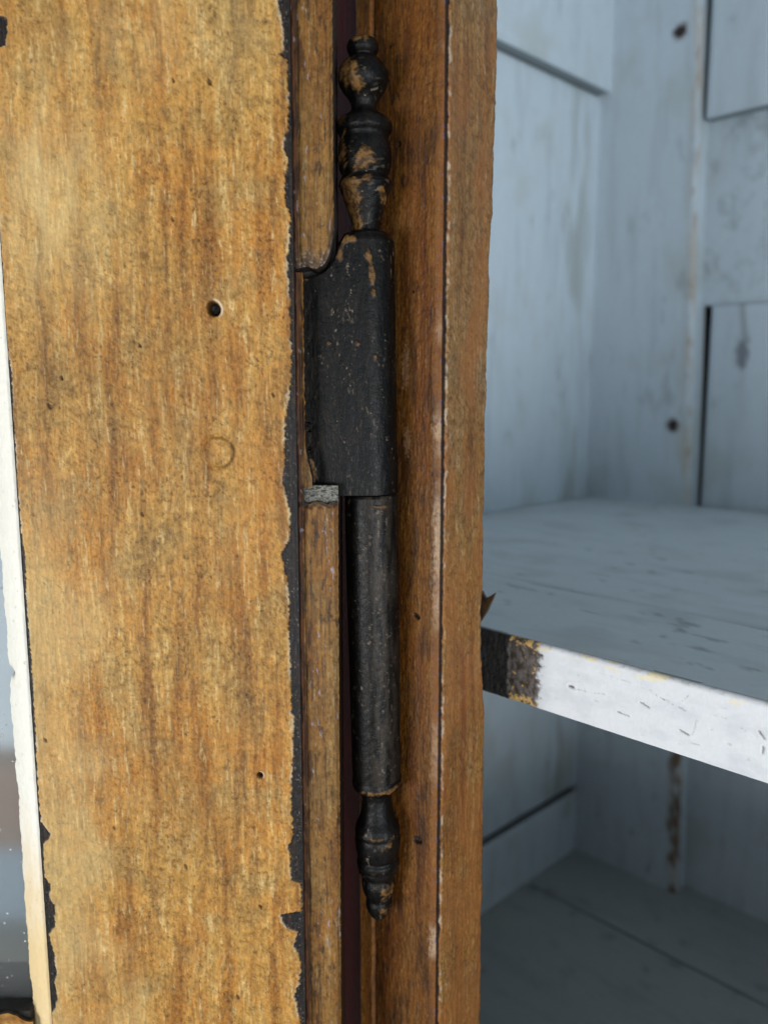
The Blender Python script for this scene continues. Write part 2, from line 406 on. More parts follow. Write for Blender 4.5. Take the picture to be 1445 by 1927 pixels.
# floor of the mortise behind the leaf
box('mortise_bed', (sl-0.0005, YS+0.0075, CZ-0.03), (0.0082, 0, 0), (0, 0.009, 0), (0, 0, 0.062), M_DARK, rebate, lin(60, 56, 54), 0.0)
box('back_face', (xl_line-0.004, YD+0.0191, Z0), (hit(640, 1300, P_S, N_D)[0]-xl_line+0.003, 0, 0), (0, 0.004, 0), (0, 0, Z1-Z0), M_RED, door, lin(78, 20, 24), 0.0004)

# glazing: putty bead, pane, bottom rail
xb = xl_line-0.0003
zg = np.arange(Z1, CZ-0.158, -0.00025)
k = np.linspace(0, 1, 30)
Zb, K = np.meshgrid(zg, k, indexing='ij')
A = K*60; B = -Zb/1.065e-4
lw = 0.0058 + 1.065e-4*(5*fbm(B/90, B*0, 81, 3)+2.2*fbm(B/14, B*0+5, 82, 3))
notch = np.exp(-((Zb-hit(18, 1275, P_D, N_D)[2])/1.1e-3)**2)
lw = lw - 0.0010*notch*sm(0.5, 1, 1-K) + 0.0
Xb = xb - lw*(1-K)
Hb = -0.0040*(1-K)**1.15 + 0.00035*np.sin(K*math.pi) - 4e-4*sm(0.88, 1, K)**2
Hb += 1.5e-4*fbm(A/12, B/25, 83, 4) - 1.0e-4*sm(0.45, 0.7, fbm(A/12+B/40, B/20, 84, 3))
cb = mix(lin(244, 240, 228)+0*Xb[..., None], lin(236, 208, 156), sm(CZ-0.085, CZ-0.125, Zb+0.01*fbm(A/40, B/90, 85, 3)))
cb = mix(cb, lin(150, 142, 126), 0.5*sm(0.5, 0.75, fbm(A/14+B/40, B/16, 86, 4)))
cb = mix(cb, lin(70, 62, 50), 0.9*notch*sm(0.35, 0.1, K))
slab('glazing_bead', np.stack([Xb, YD-Hb, Zb], -1), N_D, 0.006, cb, lin(60, 56, 52), M_WHITE, door)
zr = hit(20, 1888, (0, YD+0.004, CZ), N_D)[2]
box('glass_pane', (xl_line-0.25, YD+0.0055, zr-0.004), (0.2465, 0, 0), (0, 0.002, 0), (0, 0, Z1-zr+0.004), M_GLASS, door, (0.9,)*3, 0.0)
# bottom rail: dark rebate and grained top edge at the lower left corner
box('rail_rebate', (xl_line-0.25, YD+0.0015, Z0), (0.2445, 0, 0), (0, 0.0172, 0), (0, 0, zr-Z0), M_DARK, door, lin(44, 42, 40), 0.0006)
rz = np.arange(hit(20, 1912, P_D, N_D)[2], Z0, -0.0003); rx = np.arange(xl_line-0.25, xl_line-0.0042, 0.0006)
Xr, Zr = np.meshgrid(rx, rz)
Zr = Zr + (0.0009*fbm(Xr/0.004, Xr*0, 91, 3)-0.0022*sm(xl_line-0.0085, xl_line-0.0055, Xr))*np.exp(-(rz[0]-Zr)/0.002)
cr_, relr = graining(Zr/1.065e-4, Xr/1.065e-4, 500)
slab('bottom_rail_or_light_stop', np.stack([Xr, YD+0.0004-2.5e-5*relr, Zr], -1), N_D, 0.0009, cr_*0.8, lin(40, 36, 34), M_PAINT, door)

# ---------------------------------------------------------------- face frame: dark red front, hinge batten, jamb
frame = empty('face_frame', parent=cabinet)
N_F = -D                                    # outward, front
N_J = R                                     # the jamb faces the opening
ZL0, ZL1 = CZ-0.29, CZ+0.34
def uv_field(t0, t1, n, z0=CZ-0.185, z1=CZ+0.105, st=0.0002):
    t = np.linspace(t0, t1, n); z = np.arange(z1, z0, -st)
    return np.meshgrid(t, z)
# hinge batten: t runs from the corner to the left
tl = 0.0250
T, Zf = uv_field(0.0006, tl, 120)
T = T[:, ::-1]
A = T/1.1e-4; B = -Zf/1.1e-4
c, rel = graining(A, B, 700)
c = mix(c*np.array([0.36, 0.28, 0.17]), lin(104, 54, 14), 0.3)
c = mix(c, lin(46, 26, 12), 0.6*sm(0.0, 0.5, fbm(A/30, B/150, 701, 4)))
c = mix(c, lin(40, 27, 19), 0.7*sm(0.25, 0.75, fbm(A/12, B/50, 702, 5, 0.65)+0.4*fbm(A/50, B/150, 709, 2)))
lipw = 0.0198
c = mix(c, c*1.6+lin(70, 48, 20), 0.75*sm(lipw+2e-4, lipw+5e-4, T))
e = T/1.1e-4
nose = sm(26, 3, e)
pale = sm(24, 5, e+12*fbm(A/7, B/12, 703, 5, 0.7))
c = mix(c, lin(140, 86, 34), 0.45*nose)
wn = sm(0.1, 0.5, fbm(A*0+3, B/200, 704, 4)+0.55*np.exp(-((Zf-CZ+0.025)/0.03)**2)-0.08)
c = mix(c, lin(190, 164, 136), 0.7*pale*wn)
c = mix(c, lin(96, 96, 136), 0.9*sm(0.28, 0.36, fbm(A/7, B/16, 705, 3))*sm(9, 5, e))
H = 9e-5*rel - 0.0009*sm(26, 0, e)**2.2 - 5e-4*np.exp(-((T-lipw)/3.0e-4)**2) + 5e-4*sm(lipw+2e-4, lipw+6e-4, T) - 4e-4*sm(tl-6e-4, tl, T)
H -= 2.0e-4*np.exp(-((T-0.0105)/0.004)**2)
H += 4e-5*fbm(A/25, B/60, 706, 3)
# hole and chip
def t_of(u, v):
    p = hit(u, v, C0, N_F); return np.dot(C0-p, R), p[2]
for (u, v, r, dep) in ((783,1160,6,1.5e-3),(785,1582,9,9e-4),(750,270,4,5e-4),(776,548,3,3e-4)):
    t_, z_ = t_of(u, v)
    dd = np.hypot((T-t_)*0.75, Zf-z_)/1.1e-4*(1+0.2*np.sin(2*np.arctan2(Zf-z_, T-t_)+u))
    H -= dep*sm(r*1.1, r*0.6, dd); c = mix(c, lin(34, 24, 18), sm(r*1.2, r*0.8, dd))
# pale scuffed paint beside the knuckle
for (u, v, su, sv) in ((762,690,9,60),(765,830,8,40)):
    t_, z_ = t_of(u, v)
    g = np.exp(-((T-t_)/(su*1.6e-4))**2-((Zf-z_)/(sv*1.1e-4))**2)
    c = mix(c, lin(150, 112, 78), sm(0.35, 0.6, g+0.55*fbm(A/5, B/7, 707, 4)-0.15)*0.8)
P = C0 - T[..., None]*R + H[..., None]*N_F + (Zf-CZ)[..., None]*Z
slab('hinge_batten', P, N_F, 0.010, c, lin(44, 34, 28), M_PAINT, frame)
# jamb board
def jl(pts, p0, n):
    h = np.array([hit(u, v, p0, n) for u, v in pts]); s = (h-p0) @ D
    o = np.argsort(h[:, 2]); return h[o, 2], s[o]
zt, s_r = jl([(939,-60),(937,0),(938,60),(935,180),(931,300),(929,400),(923,470),(921,600),(917,700),(914,860),(911,1000),(909,1120),(906,1200),(909,1270),(911,1300),(913,1340),(911,1480),(910,1600),(907,1750),(905,1900),(903,2050)], C0, N_J)
zz = np.arange(CZ+0.105, CZ-0.185, -0.0002)
k = np.linspace(0, 1, 84)
er = np.interp(zz, zt, s_r) + 1.1e-4*(5.0*fbm(zz/7e-3, zz*0, 801, 6, 0.5)-5*np.clip(fbm(zz/4e-3, zz*0+2, 805, 4)-0.25, 0, 1))
el = 0.00150 + 1.1e-4*(3.0*fbm(zz/2.2e-3, zz*0+9, 802, 4, 0.6)+5*np.clip(fbm(zz/5e-3, zz*0+4, 803, 3)-0.12, 0, 1))
S = el[:, None] + (er-el)[:, None]*k[None]
Zj = np.repeat(zz[:, None], len(k), 1)
A = S/1.1e-4; B = -Zj/1.1e-4
c, rel = graining(A, B, 810)
c = mix(c*np.array([0.66, 0.62, 0.64]), lin(146, 100, 58), 0.2)
c = mix(c, lin(84, 54, 28), 0.55*sm(0.1, 0.7, fbm(A/10, B/15, 815, 5, 0.7)))
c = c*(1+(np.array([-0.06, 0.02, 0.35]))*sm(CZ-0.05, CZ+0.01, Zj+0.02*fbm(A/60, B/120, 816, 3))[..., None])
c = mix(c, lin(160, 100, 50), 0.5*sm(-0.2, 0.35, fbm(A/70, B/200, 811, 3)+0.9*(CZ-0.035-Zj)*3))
rust = np.exp(-((k[None]-0.48)/0.07)**2)*sm(CZ-0.05, CZ-0.06, Zj)*sm(CZ-0.105, CZ-0.085, Zj) + 0.8*np.exp(-((k[None]-0.72)/0.05)**2)*sm(CZ-0.05, CZ-0.058, Zj)*sm(CZ-0.092, CZ-0.08, Zj)
c = mix(c, lin(112, 52, 22), 0.6*np.clip(rust+0.5*rust*fbm(A/8, B/40, 812, 3), 0, 1))
dR = (er[:, None]-S)/1.1e-4
c = mix(c, lin(66, 58, 54), sm(5.5, 2, dR+5*fbm(A/8, B/14, 813, 4)))
c = mix(c, lin(205, 190, 168), 0.5*sm(7, 3, (S-el[:, None])/1.1e-4)*sm(0.0, 0.3, fbm(A/20, B/30, 814, 3)))
H = 9e-5*rel - 4e-4*sm(7, 0, dR)**2 - 2.5e-4*sm(5, 0, (S-el[:, None])/1.1e-4)**2
P = C0 + S[..., None]*D + H[..., None]*N_J + (Zj-CZ)[..., None]*Z
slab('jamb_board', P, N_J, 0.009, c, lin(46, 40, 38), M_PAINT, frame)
box('bottom_rail_or_light_stop', C0+R*0.002+D*0.001-Z*0.30, R*0.45, D*0.013, Z*0.112, M_PAINT, frame, lin(160, 112, 58), 0.001)  # unseen rail added to keep low light out of the lower compartment
# dark core in the joint, the wide stile behind with its dark red outer face
box('frame_core', C0-R*0.0262+D*0.0010-Z*0.185, R*0.0252, D*0.0128, Z*0.29, M_DARK, frame, lin(30, 28, 32), 0.0002)
box('frame_stile', C0-R*0.150+D*0.006-Z*0.29, R*0.1230, D*0.0085, Z*0.63, M_RED, frame, lin(92, 20, 26), 0.0006)
box('frame_stile', C0-R*0.0262+D*0.002+Z*0.1055, R*0.0255, D*0.0115, Z*0.2345, M_PAINT, frame, lin(150, 104, 56), 0.0006)
box('frame_stile', C0-R*0.0262+D*0.002-Z*0.29, R*0.0255, D*0.0115, Z*0.1045, M_PAINT, frame, lin(150, 104, 56), 0.0006)

# ---------------------------------------------------------------- hinge
hinge = empty('hinge', parent=cabinet)
hinge['label'] = 'blackened iron barrel hinge with turned finials'
P_H = np.array([0, YH, CZ])
ha, hb = hit(683, 100, P_H, N_D), hit(713, 1700, P_H, N_D)
AX = (ha-hb)/np.linalg.norm(ha-hb)
EX = np.array([1.0, 0, 0]) - AX[0]*AX; EX /= np.linalg.norm(EX)
EY = np.cross(AX, EX)                        # away from the camera
SC = YH/F_PX
def axpt(v):
    return hb + (ha-hb)*((hit(700, v, P_H, N_D)[2]-hb[2])/(ha[2]-hb[2]))
GILT = lin(128, 94, 52)
def iron_cols(a, b, seed, patch):
    base = mix(lin(9, 9, 9)+0*a[..., None], lin(24, 21, 19), sm(-0.1, 0.5, fbm(a/10, b/60, seed, 4)))
    clus = fbm(a/22, b/90, seed+2, 3)
    base = mix(base, lin(104, 92, 78), 0.6*sm(0.50, 0.85, fbm(a/5, b/16, seed+1, 4, 0.65)+0.5*clus))
    base = mix(base, lin(170, 156, 136), 0.5*sm(0.70, 0.95, fbm(a/6, b/18, seed+3, 5, 0.7)+0.6*clus-0.06))
    g = mix(GILT+0*base, lin(70, 48, 26), sm(-0.25, 0.4, fbm(a/9, b/14, seed+4, 5, 0.7)))
    return mix(base, g, patch)
def lathe(name, prof, seed, patches, seg=96, gain=0.34, wear=None):
    """prof: (photo height, radius in photo px), turned about the hinge's own axis"""
    prof = np.array(prof, float)
    vs = np.arange(prof[0, 0], prof[-1, 0]+0.01, 1.6)
    # smooth, monotone interpolation of the turned profile
    r = np.interp(vs, prof[:, 0], prof[:, 1])
    ker = np.array([1, 2, 3, 2, 1.0]); ker /= ker.sum()
    r = np.convolve(np.pad(r, 2, mode='edge'), ker, 'valid')
    th = np.linspace(0, 2*math.pi, seg, endpoint=False)
    VV, TH = np.meshgrid(vs, th, indexing='ij')
    RR = r[:, None]*np.ones_like(TH)
    a = TH*45; b = VV
    px = np.sin(TH)*RR                        # sideways in photo px, 0 = towards the camera
    frontness = np.cos(TH)
    pa = np.zeros_like(VV)-0.30
    for (u, v, su, sv, am) in patches:
        pa = pa + am*np.exp(-((px-u)/su)**2-((VV-v)/sv)**2)*(frontness > -0.1)
    ca = np.cos(TH)*30; cb = np.sin(TH)*30
    n = fbm(ca/13+VV/15, cb/13+VV/31, seed+5, 4, 0.6)
    patch = sm(-0.04, 0.16, pa+gain*n+0.10*fbm(ca/4+VV/5, cb/4+VV/9, seed+8, 3))*0.92
    C = iron_cols(ca+cb*0.7, b+cb*0.5, seed, patch)
    if wear is not None: C = wear(C, px, VV, n)
    RR = RR + 0.5*fbm(ca/8+VV/30, cb/8+VV/9, seed+6, 3) + 1.3*patch
    pts = np.array([axpt(v) for v in vs])
    Pp = pts[:, None, :] + SC*(RR*np.sin(TH))[..., None]*EX + SC*(-RR*np.cos(TH))[..., None]*EY
    ny, nx = VV.shape
    idx = np.arange(ny*nx).reshape(ny, nx); idn = np.roll(idx, -1, 1)
    q = np.stack([idx[:-1], idx[1:], idn[1:], idn[:-1]], -1).reshape(-1, 4)
    V = np.concatenate([Pp.reshape(-1, 3), [pts[0], pts[-1]]])
    # close the ends with a fan of quads folded to the axis
    CC = np.concatenate([C.reshape(-1, 3), C[0, :1], C[-1, :1]])
    o = mesh_np(name, V, q, CC, M_IRON, hinge)
    return o
# upper finial
lathe('finial', [(68,4),(71,16),(76,24),(84,28),(94,28),(101,25),(106,20),(109,24),(115,32),(124,39),(136,44),(148,45),(160,43),(172,37),(182,29),(192,24),(204,22),(212,26),(218,35),(226,45),(234,49),(244,50),(250,48),(254,44),(262,43),(275,46),(292,48),(308,48),(322,45),(330,41),(336,42),(342,47),(350,48),(358,45),(372,40),(390,34),(408,28),(424,25),(434,25),(442,26)],
      900, [(-4,78,18,10,0.75),(-28,140,16,26,0.85),(-10,170,14,14,0.6),(-40,230,14,10,0.35),(-40,285,10,40,0.55),(4,306,13,17,0.95),(-12,322,12,12,0.5),(-28,352,16,12,0.6),(4,346,9,8,0.6),(-24,385,16,32,0.85),(30,370,8,20,0.6),(-16,428,14,12,0.6)])
# lower knuckle with ring, vase and drop
def wear_low(C, px, VV, n):
    g = np.exp(-((px-16)/26)**2)*sm(-0.25, 0.35, fbm(px/9, VV/70, 931, 4)+0.1)
    C = mix(C, lin(72, 63, 54), 0.6*g)
    return mix(C, lin(112, 102, 90), 0.8*sm(0.38, 0.5, fbm(px/5, VV/14, 932, 4))*np.exp(-((px-14)/22)**2))
lathe('knuckle', [(929,46),(931,50),(960,50.5),(1100,50.5),(1300,49),(1440,48),(1462,47)], 930, [(20,948,22,6,0.4)], gain=0.22, wear=wear_low)
lathe('finial', [(1458,46),(1462,48),(1470,49),(1478,47),(1483,42),(1487,31),(1500,29),(1520,31),(1536,36),(1550,43),(1562,46),(1568,44),(1574,46),(1590,45),(1606,42),(1611,39),(1616,43),(1624,43),(1630,40),(1634,41),(1640,38),(1645,31),(1650,32),(1662,34),(1676,31),(1686,26),(1690,24),(1696,27),(1706,26),(1718,20),(1728,10),(1731,3)],
      960, [(-10,1474,30,6,0.45),(30,1470,20,7,0.5),(25,1575,20,12,0.38),(0,1560,30,6,0.3),(15,1665,18,18,0.5),(10,1705,14,14,0.4),(-20,1625,20,10,0.28)], gain=0.36)
# pin washer between the knuckles
lathe('pin', [(921,36),(924,40),(930,40),(933,36)], 990, [], seg=48)
# upper knuckle rolled from the leaf: leaf flat to the left, then round the pin
rk = 50.5
pl = 122.0                                    # px from the axis out to the leaf's free edge
pp = np.concatenate([np.linspace(-pl, 0, 70)[:-1], np.linspace(0, 1.55*math.pi, 90)*rk])
flat = pp < 0
qx = np.where(flat, pp, np.sin(np.clip(pp, 0, None)/rk)*rk)
qy = np.where(flat, -rk + 0.0016/SC*0 + 10*sm(-40, -pl, pp), -np.cos(np.clip(pp, 0, None)/rk)*rk)
vtop = np.interp(pp, [-pl, -105, -75, -56, -44, -34, 0, 300], [524, 522, 514, 492, 462, 446, 440, 440])
vtop = vtop + 2.5*fbm(pp/14, pp*0, 941, 4)
kk = np.linspace(0, 1, 300)
vbot = np.interp(pp, [-pl, -60, 0, 300], [925, 925, 926, 926.0])
VV = vtop[None] + kk[:, None]*(vbot-vtop)[None]
edge = 0 + 5*fbm(VV/26, VV*0+2, 942, 4, 0.6) - 2 + 0*VV - 16*sm(800, 915, VV)
PXX = np.where(flat[None], np.maximum(qx[None]*np.ones_like(VV), -pl - edge - 0), qx[None])
a = pp[None]+0*VV; b = VV
pa = -0.33+0*VV
for (u, v, su, sv, am) in ((4,485,5,12,1.0),(9,520,6,18,1.0),(12,552,4,8,0.8),(-30,455,16,9,0.75),(-48,480,8,20,0.6),(12,668,4,5,0.9),(-70,640,3,4,0.9),(-20,640,5,8,0.5),(-108,880,10,40,0.7),(-112,520,16,10,0.4)):
    pa = pa + am*np.exp(-((a-u)/su)**2-((b-v)/sv)**2)
patch = sm(-0.04, 0.16, pa+0.30*fbm(a/11, b/14, 943, 4)+0.1*fbm(a/4, b/5, 947, 3))*0.92
C = iron_cols(a, b, 945, patch)
C = mix(C, lin(48, 40, 32), 0.5*sm(-40, -110, a)*sm(0, 0.4, fbm(a/7, b/50, 944, 3)))
RR = 0.4*fbm(a/8, b/40, 946, 3)+1.0*patch
kn = sm(440+16, 440, VV)*8*(a > -50)
rr = 1+(RR-kn)/rk
pts = np.stack([np.array([np.interp(VV, [400, 950], [axpt(400)[i], axpt(950)[i]]) for i in range(3)])[i] for i in range(3)], -1)
Pp = pts + SC*(PXX*np.where(flat[None], 1, rr))[..., None]*EX + SC*(qy[None]*rr)[..., None]*EY
nrm = np.array([0, -1.0, 0])
ny, nx = VV.shape
idx = np.arange(ny*nx).reshape(ny, nx)
q = np.stack([idx[:-1, :-1], idx[1:, :-1], idx[1:, 1:], idx[:-1, 1:]], -1).reshape(-1, 4)
upk = mesh_np('knuckle', Pp.reshape(-1, 3), q, C.reshape(-1, 3), M_IRON, hinge)
sd = upk.modifiers.new('plate_thickness', 'SOLIDIFY'); sd.thickness = 0.0014; sd.offset = -1
# cap under the finial closing the rolled top
lathe('collar', [(434,20),(437,34),(441,42),(446,44),(452,43)], 950, [(-30,444,20,8,0.4)], seg=64)

# ---------------------------------------------------------------- inside: side boards, back boards, post, shelf, floor
inside_zb = CZ - 0.272
WL = hit(912, 965, (0, 0, CZ-0.0593), Z)                 # a point of the left side wall at shelf height
lat = float(np.dot(WL-C0, R))                            # side wall, measured along the front
CORN = hit(1109, 929, (0, 0, CZ-0.0593), Z)
DEP = float(np.dot(CORN-C0, D))                          # depth to the back wall
def wpt(r, d, z):
    """r along the front from the jamb, d into the cabinet, z absolute"""
    return C0 + np.asarray(r)[..., None]*R + np.asarray(d)[..., None]*D + (np.asarray(z)-CZ)[..., None]*Z
PBLUE = lin(218, 231, 239)
def paint_cols(a, b, seed, base=PBLUE, dirt=1.0):
    """a, b in mm"""
    c = base + 0*a[..., None]
    c = mix(c, base*0.80, 0.5*sm(0.0, 0.6, fbm(a/9, b/60, seed, 4)))
    c = mix(c, lin(186, 190, 180), 0.35*dirt*sm(0.1, 0.6, fbm(a/40, b/50, seed+1, 4)))
    c = mix(c, lin(120, 124, 122), 0.25*dirt*sm(0.34, 0.9, fbm(a/14, b/30, seed+2, 5, 0.65)+0.3*fbm(a/70, b/60, seed+3, 2)))
    return c
def board(name, r_or_d, z0, z1, lo, hi, proud, seed, parent, side, st=0.0015, thick=0.012, extra=None):
    """side=True: on the side wall, lo..hi measured in depth; else on the back wall, lo..hi measured along the front"""
    t = np.linspace(lo, hi, max(4, int((hi-lo)/st))); z = np.linspace(z1, z0, max(4, int((z1-z0)/st)))
    T, Zc = np.meshgrid(t, z)
    a, b = T*1000, Zc*1000
    c = paint_cols(a, b, seed)
    H = 0.0004*fbm(a/60, b/220, seed+5, 3)+0.00012*fbm(a/7, b/90, seed+6, 3)
    ed = np.minimum(np.minimum(T-lo, hi-T), np.minimum(Zc-z0, z1-Zc))
    H -= 0.0012*sm(0.0022, 0, ed)**2
    if extra is not None: c, H = extra(c, H, T, Zc)
    N = R if side else -D
    P = wpt(lat+proud+H, T, Zc) if side else wpt(T, DEP-proud-H, Zc)
    return slab(name, P, N, thick, c, lin(150, 158, 160), M_BOARD, parent, flip=False)
side = empty('side_wall', parent=cabinet)
z_s1 = hit(1145, 197, CORN, R)[2]; z_s2 = hit(1100, 1461, CORN, R)[2]
back_lim = DEP+0.02
def dirt_edge(c, H, T, Zc):
    c = mix(c, lin(150, 152, 138), 0.5*np.exp(-((T-(DEP-0.03))/0.012)**2)*sm(0, 0.4, fbm(T*60, Zc*12, 77, 3)+0.1))
    return c, H
board('plank', 0, z_s1+0.0008, CZ+0.34, 0.0146, back_lim, 0.0062, 1100, side, True)
board('plank', 0, z_s2+0.0018, z_s1, 0.0146, back_lim, 0.0, 1120, side, True, extra=dirt_edge)
board('plank', 0, inside_zb-0.004, z_s2-0.0018, 0.0146, back_lim, 0.001, 1140, side, True)
backer = box('backing', wpt(lat-0.034, 0.0146, inside_zb-0.02), R*0.02, D*(DEP+0.03), Z*0.62, M_DARK, side, lin(58, 50, 42), 0.0)

back = empty('back_wall', parent=cabinet)
def r_of(u, v, d=DEP):
    p = hit(u, v, C0+D*d, D); return float(np.dot(p-C0, R)), float(p[2])
r_post = r_of(1298, 850, DEP-0.010)[0]
r_up, z_up = r_of(1331, 224, DEP-0.006)
z_mid = r_of(1315, 576)[1]
r_end = lat+0.62
def stain_mid(c, H, T, Zc):
    a, b = T*1000, Zc*1000
    c = mix(c, lin(150, 158, 160), 0.4*sm(0.0, 0.6, fbm(a/10, b/14, 1201, 5, 0.65)))
    return c, H
def stain_low(c, H, T, Zc):
    r_, z_ = r_of(1395, 665)
    g = np.exp(-((T-r_)/0.004)**2-((Zc-z_)/0.009)**2)
    c = mix(c, lin(112, 112, 122), 0.75*sm(0.3, 0.8, g+0.3*fbm(T*400, Zc*300, 1202, 3)))
    g2 = np.exp(-((T-r_-0.002-(Zc-z_)*-0.15)/0.0014)**2)*sm(z_, z_+0.008, Zc)
    c = mix(c, lin(140, 146, 150), 0.6*g2)
    return c, H
board('plank', 0, z_up, CZ+0.34, r_up, r_end, 0.0085, 1220, back, False)
board('plank', 0, z_mid+0.0001, z_up+0.006, r_post-0.012, r_end, 0.0000, 1240, back, False, extra=stain_mid)
board('plank', 0, inside_zb-0.004, z_mid, r_post+0.0020, r_end, -0.0006, 1260, back, False, extra=stain_low)
board('plank', 0, z_up+0.0064, CZ+0.34, r_post-0.014, r_up-0.0060, 0.0012, 1280, back, False)
box('backing', wpt(lat-0.02, DEP+0.0135, inside_zb-0.02), R*0.66, D*0.012, Z*0.62, M_DARK, back, lin(40, 40, 40), 0.0)
box('joint_strip', wpt(r_up-0.0080, DEP+0.0008, z_up+0.0066), R*0.012, D*0.003, Z*(CZ+0.338-z_up-0.0066), M_DARK, back, lin(26, 34, 34), 0.0)
# corner post, rounded outer edge worn to peach wood
zS_ = CZ-0.0593                                          # the post leans a little: it narrows upwards
post_l, post_r = lat-0.004, r_post
w = post_r-post_l
k = np.concatenate([np.linspace(0, 1, 60)])
s = np.linspace(0, w+0.012, 90)
rr_ = 0.003
pr = np.where(s < w-rr_, post_l+s, np.where(s < w-rr_+rr_*math.pi/2, post_l+w-rr_+rr_*np.sin((s-(w-rr_))/rr_), post_r))
pd = np.where(s < w-rr_, 0, np.where(s < w-rr_+rr_*math.pi/2, rr_-rr_*np.cos((s-(w-rr_))/rr_), rr_+(s-(w-rr_+rr_*math.pi/2))))
zc = np.arange(CZ+0.34, inside_zb-0.002, -0.0012)
S2, Zc = np.meshgrid(s, zc)
PR = pr[None] - np.clip(S2/w, 0, 1)*0.026*(Zc-zS_)
PDp = np.broadcast_to(pd, S2.shape)
a, b = S2*1000, Zc*1000
c = paint_cols(a, b, 1300)
edge = np.exp(-((S2-(w-0.001))/0.0035)**2)
lowwear = sm(CZ-0.085, CZ-0.10, Zc)
c = mix(c, lin(206, 196, 182), 0.7*edge*sm(-0.15, 0.3, fbm(a/5, b/25, 1301, 3)+0.1))
c = mix(c, lin(120, 88, 52), 0.9*sm(0.1, 0.45, edge*0.55+0.6*fbm(a/5, b/13, 1302, 3)-0.12)*lowwear)
c = mix(c, lin(170, 150, 126), 0.5*sm(0.42, 0.65, edge*0.4+0.5*fbm(a/4, b/9, 1303, 3))*(1-lowwear))
H = 0.0004*fbm(a/30, b/120, 1304, 3)
nails = []
for (u, v, rd) in ((1280,58,0.0032),(1266,800,0.0030)):
    r_, z_ = r_of(u, v, DEP-0.010)
    dd = np.hypot(PR-r_, Zc-z_)
    c = mix(c, lin(110, 100, 96), 0.8*sm(rd*1.5, rd*0.9, dd+0.0012*fbm(a/2.5, b/2.5, 1306, 3)))
    nails.append((r_, z_, rd*0.86))
P = wpt(PR, DEP-0.010+PDp-H, Zc)
slab('corner_post', P, -D, 0.004, c, lin(110, 106, 100), M_BOARD, back)
for (r_, z_, rd) in nails:
    rad = np.linspace(0.06, 1, 8); th = np.linspace(0, 2*math.pi, 20, endpoint=False)
    Ra, Th = np.meshgrid(rad, th, indexing='ij')
    Ra2 = Ra*rd*(1+0.10*np.sin(2*Th+z_*50)+0.06*np.sin(3*Th))
    lift = 0.0007*(1-Ra**4)-0.0004*np.exp(-(Ra/0.4)**2)+0.0001*fbm(Ra*4, Th*2, 1307, 2)
    Pn = wpt(r_+Ra2*np.cos(Th), DEP-0.0100-lift, z_+Ra2*np.sin(Th))
    idx = np.arange(Ra.size).reshape(Ra.shape); idn = np.roll(idx, -1, 1)
    qn = np.stack([idx[:-1], idx[1:], idn[1:], idn[:-1]], -1).reshape(-1, 4)
    cn = mix(lin(52, 44, 42)+0*Ra[..., None], lin(112, 96, 92), sm(0.0, 0.5, fbm(Ra*3, Th, 1308, 3)))
    mesh_np('nail_head', Pn.reshape(-1, 3), qn, cn.reshape(-1, 3), M_IRON, back)

# shelf: two boards with a thin open joint, worn white front edge
shelf = empty('shelf', parent=cabinet)
zS = CZ-0.0593
F0 = hit(1000, 1207, (0, 0, zS), Z)
d_f = float(np.dot(F0-C0, D))
F1 = hit(1000, 1319, C0+D*d_f, D)
th_s = zS-F1[2]
d_j = float(np.dot(hit(960, 1087, (0, 0, zS), Z)-C0, D))
def shelf_board(name, d0, d1, seed, dz):
    r = np.arange(lat+0.001, r_end, 0.0015); d = np.linspace(d1, d0, int((d1-d0)/0.0012))
    Rr, Dd = np.meshgrid(r, d)
    a, b = Rr*1000, Dd*1000
    base = lin(204, 212, 216)
    c = paint_cols(b, a, seed, base, 0.7)
    c = mix(c, base*0.72, 0.5*sm(0.05, 0.5, fbm(a/30, b/24, seed+3, 4)))
    c = mix(c, lin(100, 106, 108), 0.5*sm(0.5, 0.75, fbm(a/9, b/5, seed+4, 4)+0.35*fbm(a/60, b/50, seed+6, 2)))
    ed = np.where(Dd-d0 < 0.004, 1 if seed == 1400 else Dd-d0, d1-Dd)
    H = 0.00025*fbm(a/50, b/30, seed+5, 3) - 0.0005*sm(0.0015, 0, ed)**2
    return slab(name, wpt(Rr, Dd, zS+dz+H), Z, th_s-0.0005, c, lin(130, 134, 136), M_SHELF, shelf)
shelf_board('shelf_board', d_f+0.0012, d_j-0.0003, 1400, 0.0)
shelf_board('shelf_board', d_j+0.0003, DEP-0.002, 1420, -0.0001)
# the front edge: dark end, bare wood with cream flecks, then thick white paint
rr1 = np.arange(lat*0.35, lat+0.42, 0.00025)
q0 = 0.0011
hgt = np.linspace(0, th_s+q0*1.6, 90)                       # arc length: over the rounded arris, then down the face
pdp = np.where(hgt < q0*1.57, q0-q0*np.sin(hgt/q0), 0.0)
pz = np.where(hgt < q0*1.57, -(q0-q0*np.cos(hgt/q0)), -(hgt-q0*0.57))
Rr, Hh = np.meshgrid(rr1, hgt)
PDp = np.broadcast_to(pdp[:, None], Rr.shape); PZp = np.broadcast_to(pz[:, None], Rr.shape)
a, b = Rr*1e4/1.1, -PZp*1e4/1.1
def r_front(u, v=1250): return float(np.dot(hit(u, v, C0+D*d_f, D)-C0, R))
ra, rb = r_front(958), r_front(1016)
wob = 0.0010*fbm(b/22, a/30, 1501, 5, 0.65)
wob2 = 0.0022*fbm(b/18, a/30, 1502, 5, 0.65)
c = lin(226, 229, 233) + 0*a[..., None]
c = mix(c, lin(206, 210, 216), 0.6*sm(-0.2, 0.6, fbm(a/90, b/40, 1503, 4)))
gouge = sm(0.56, 0.68, fbm((a+b*0.5)/48, (b-a*0.10)/6, 1504, 3)+0.4*fbm(a/150, b/60, 1514, 2)-0.04)*sm(20, 40, b)
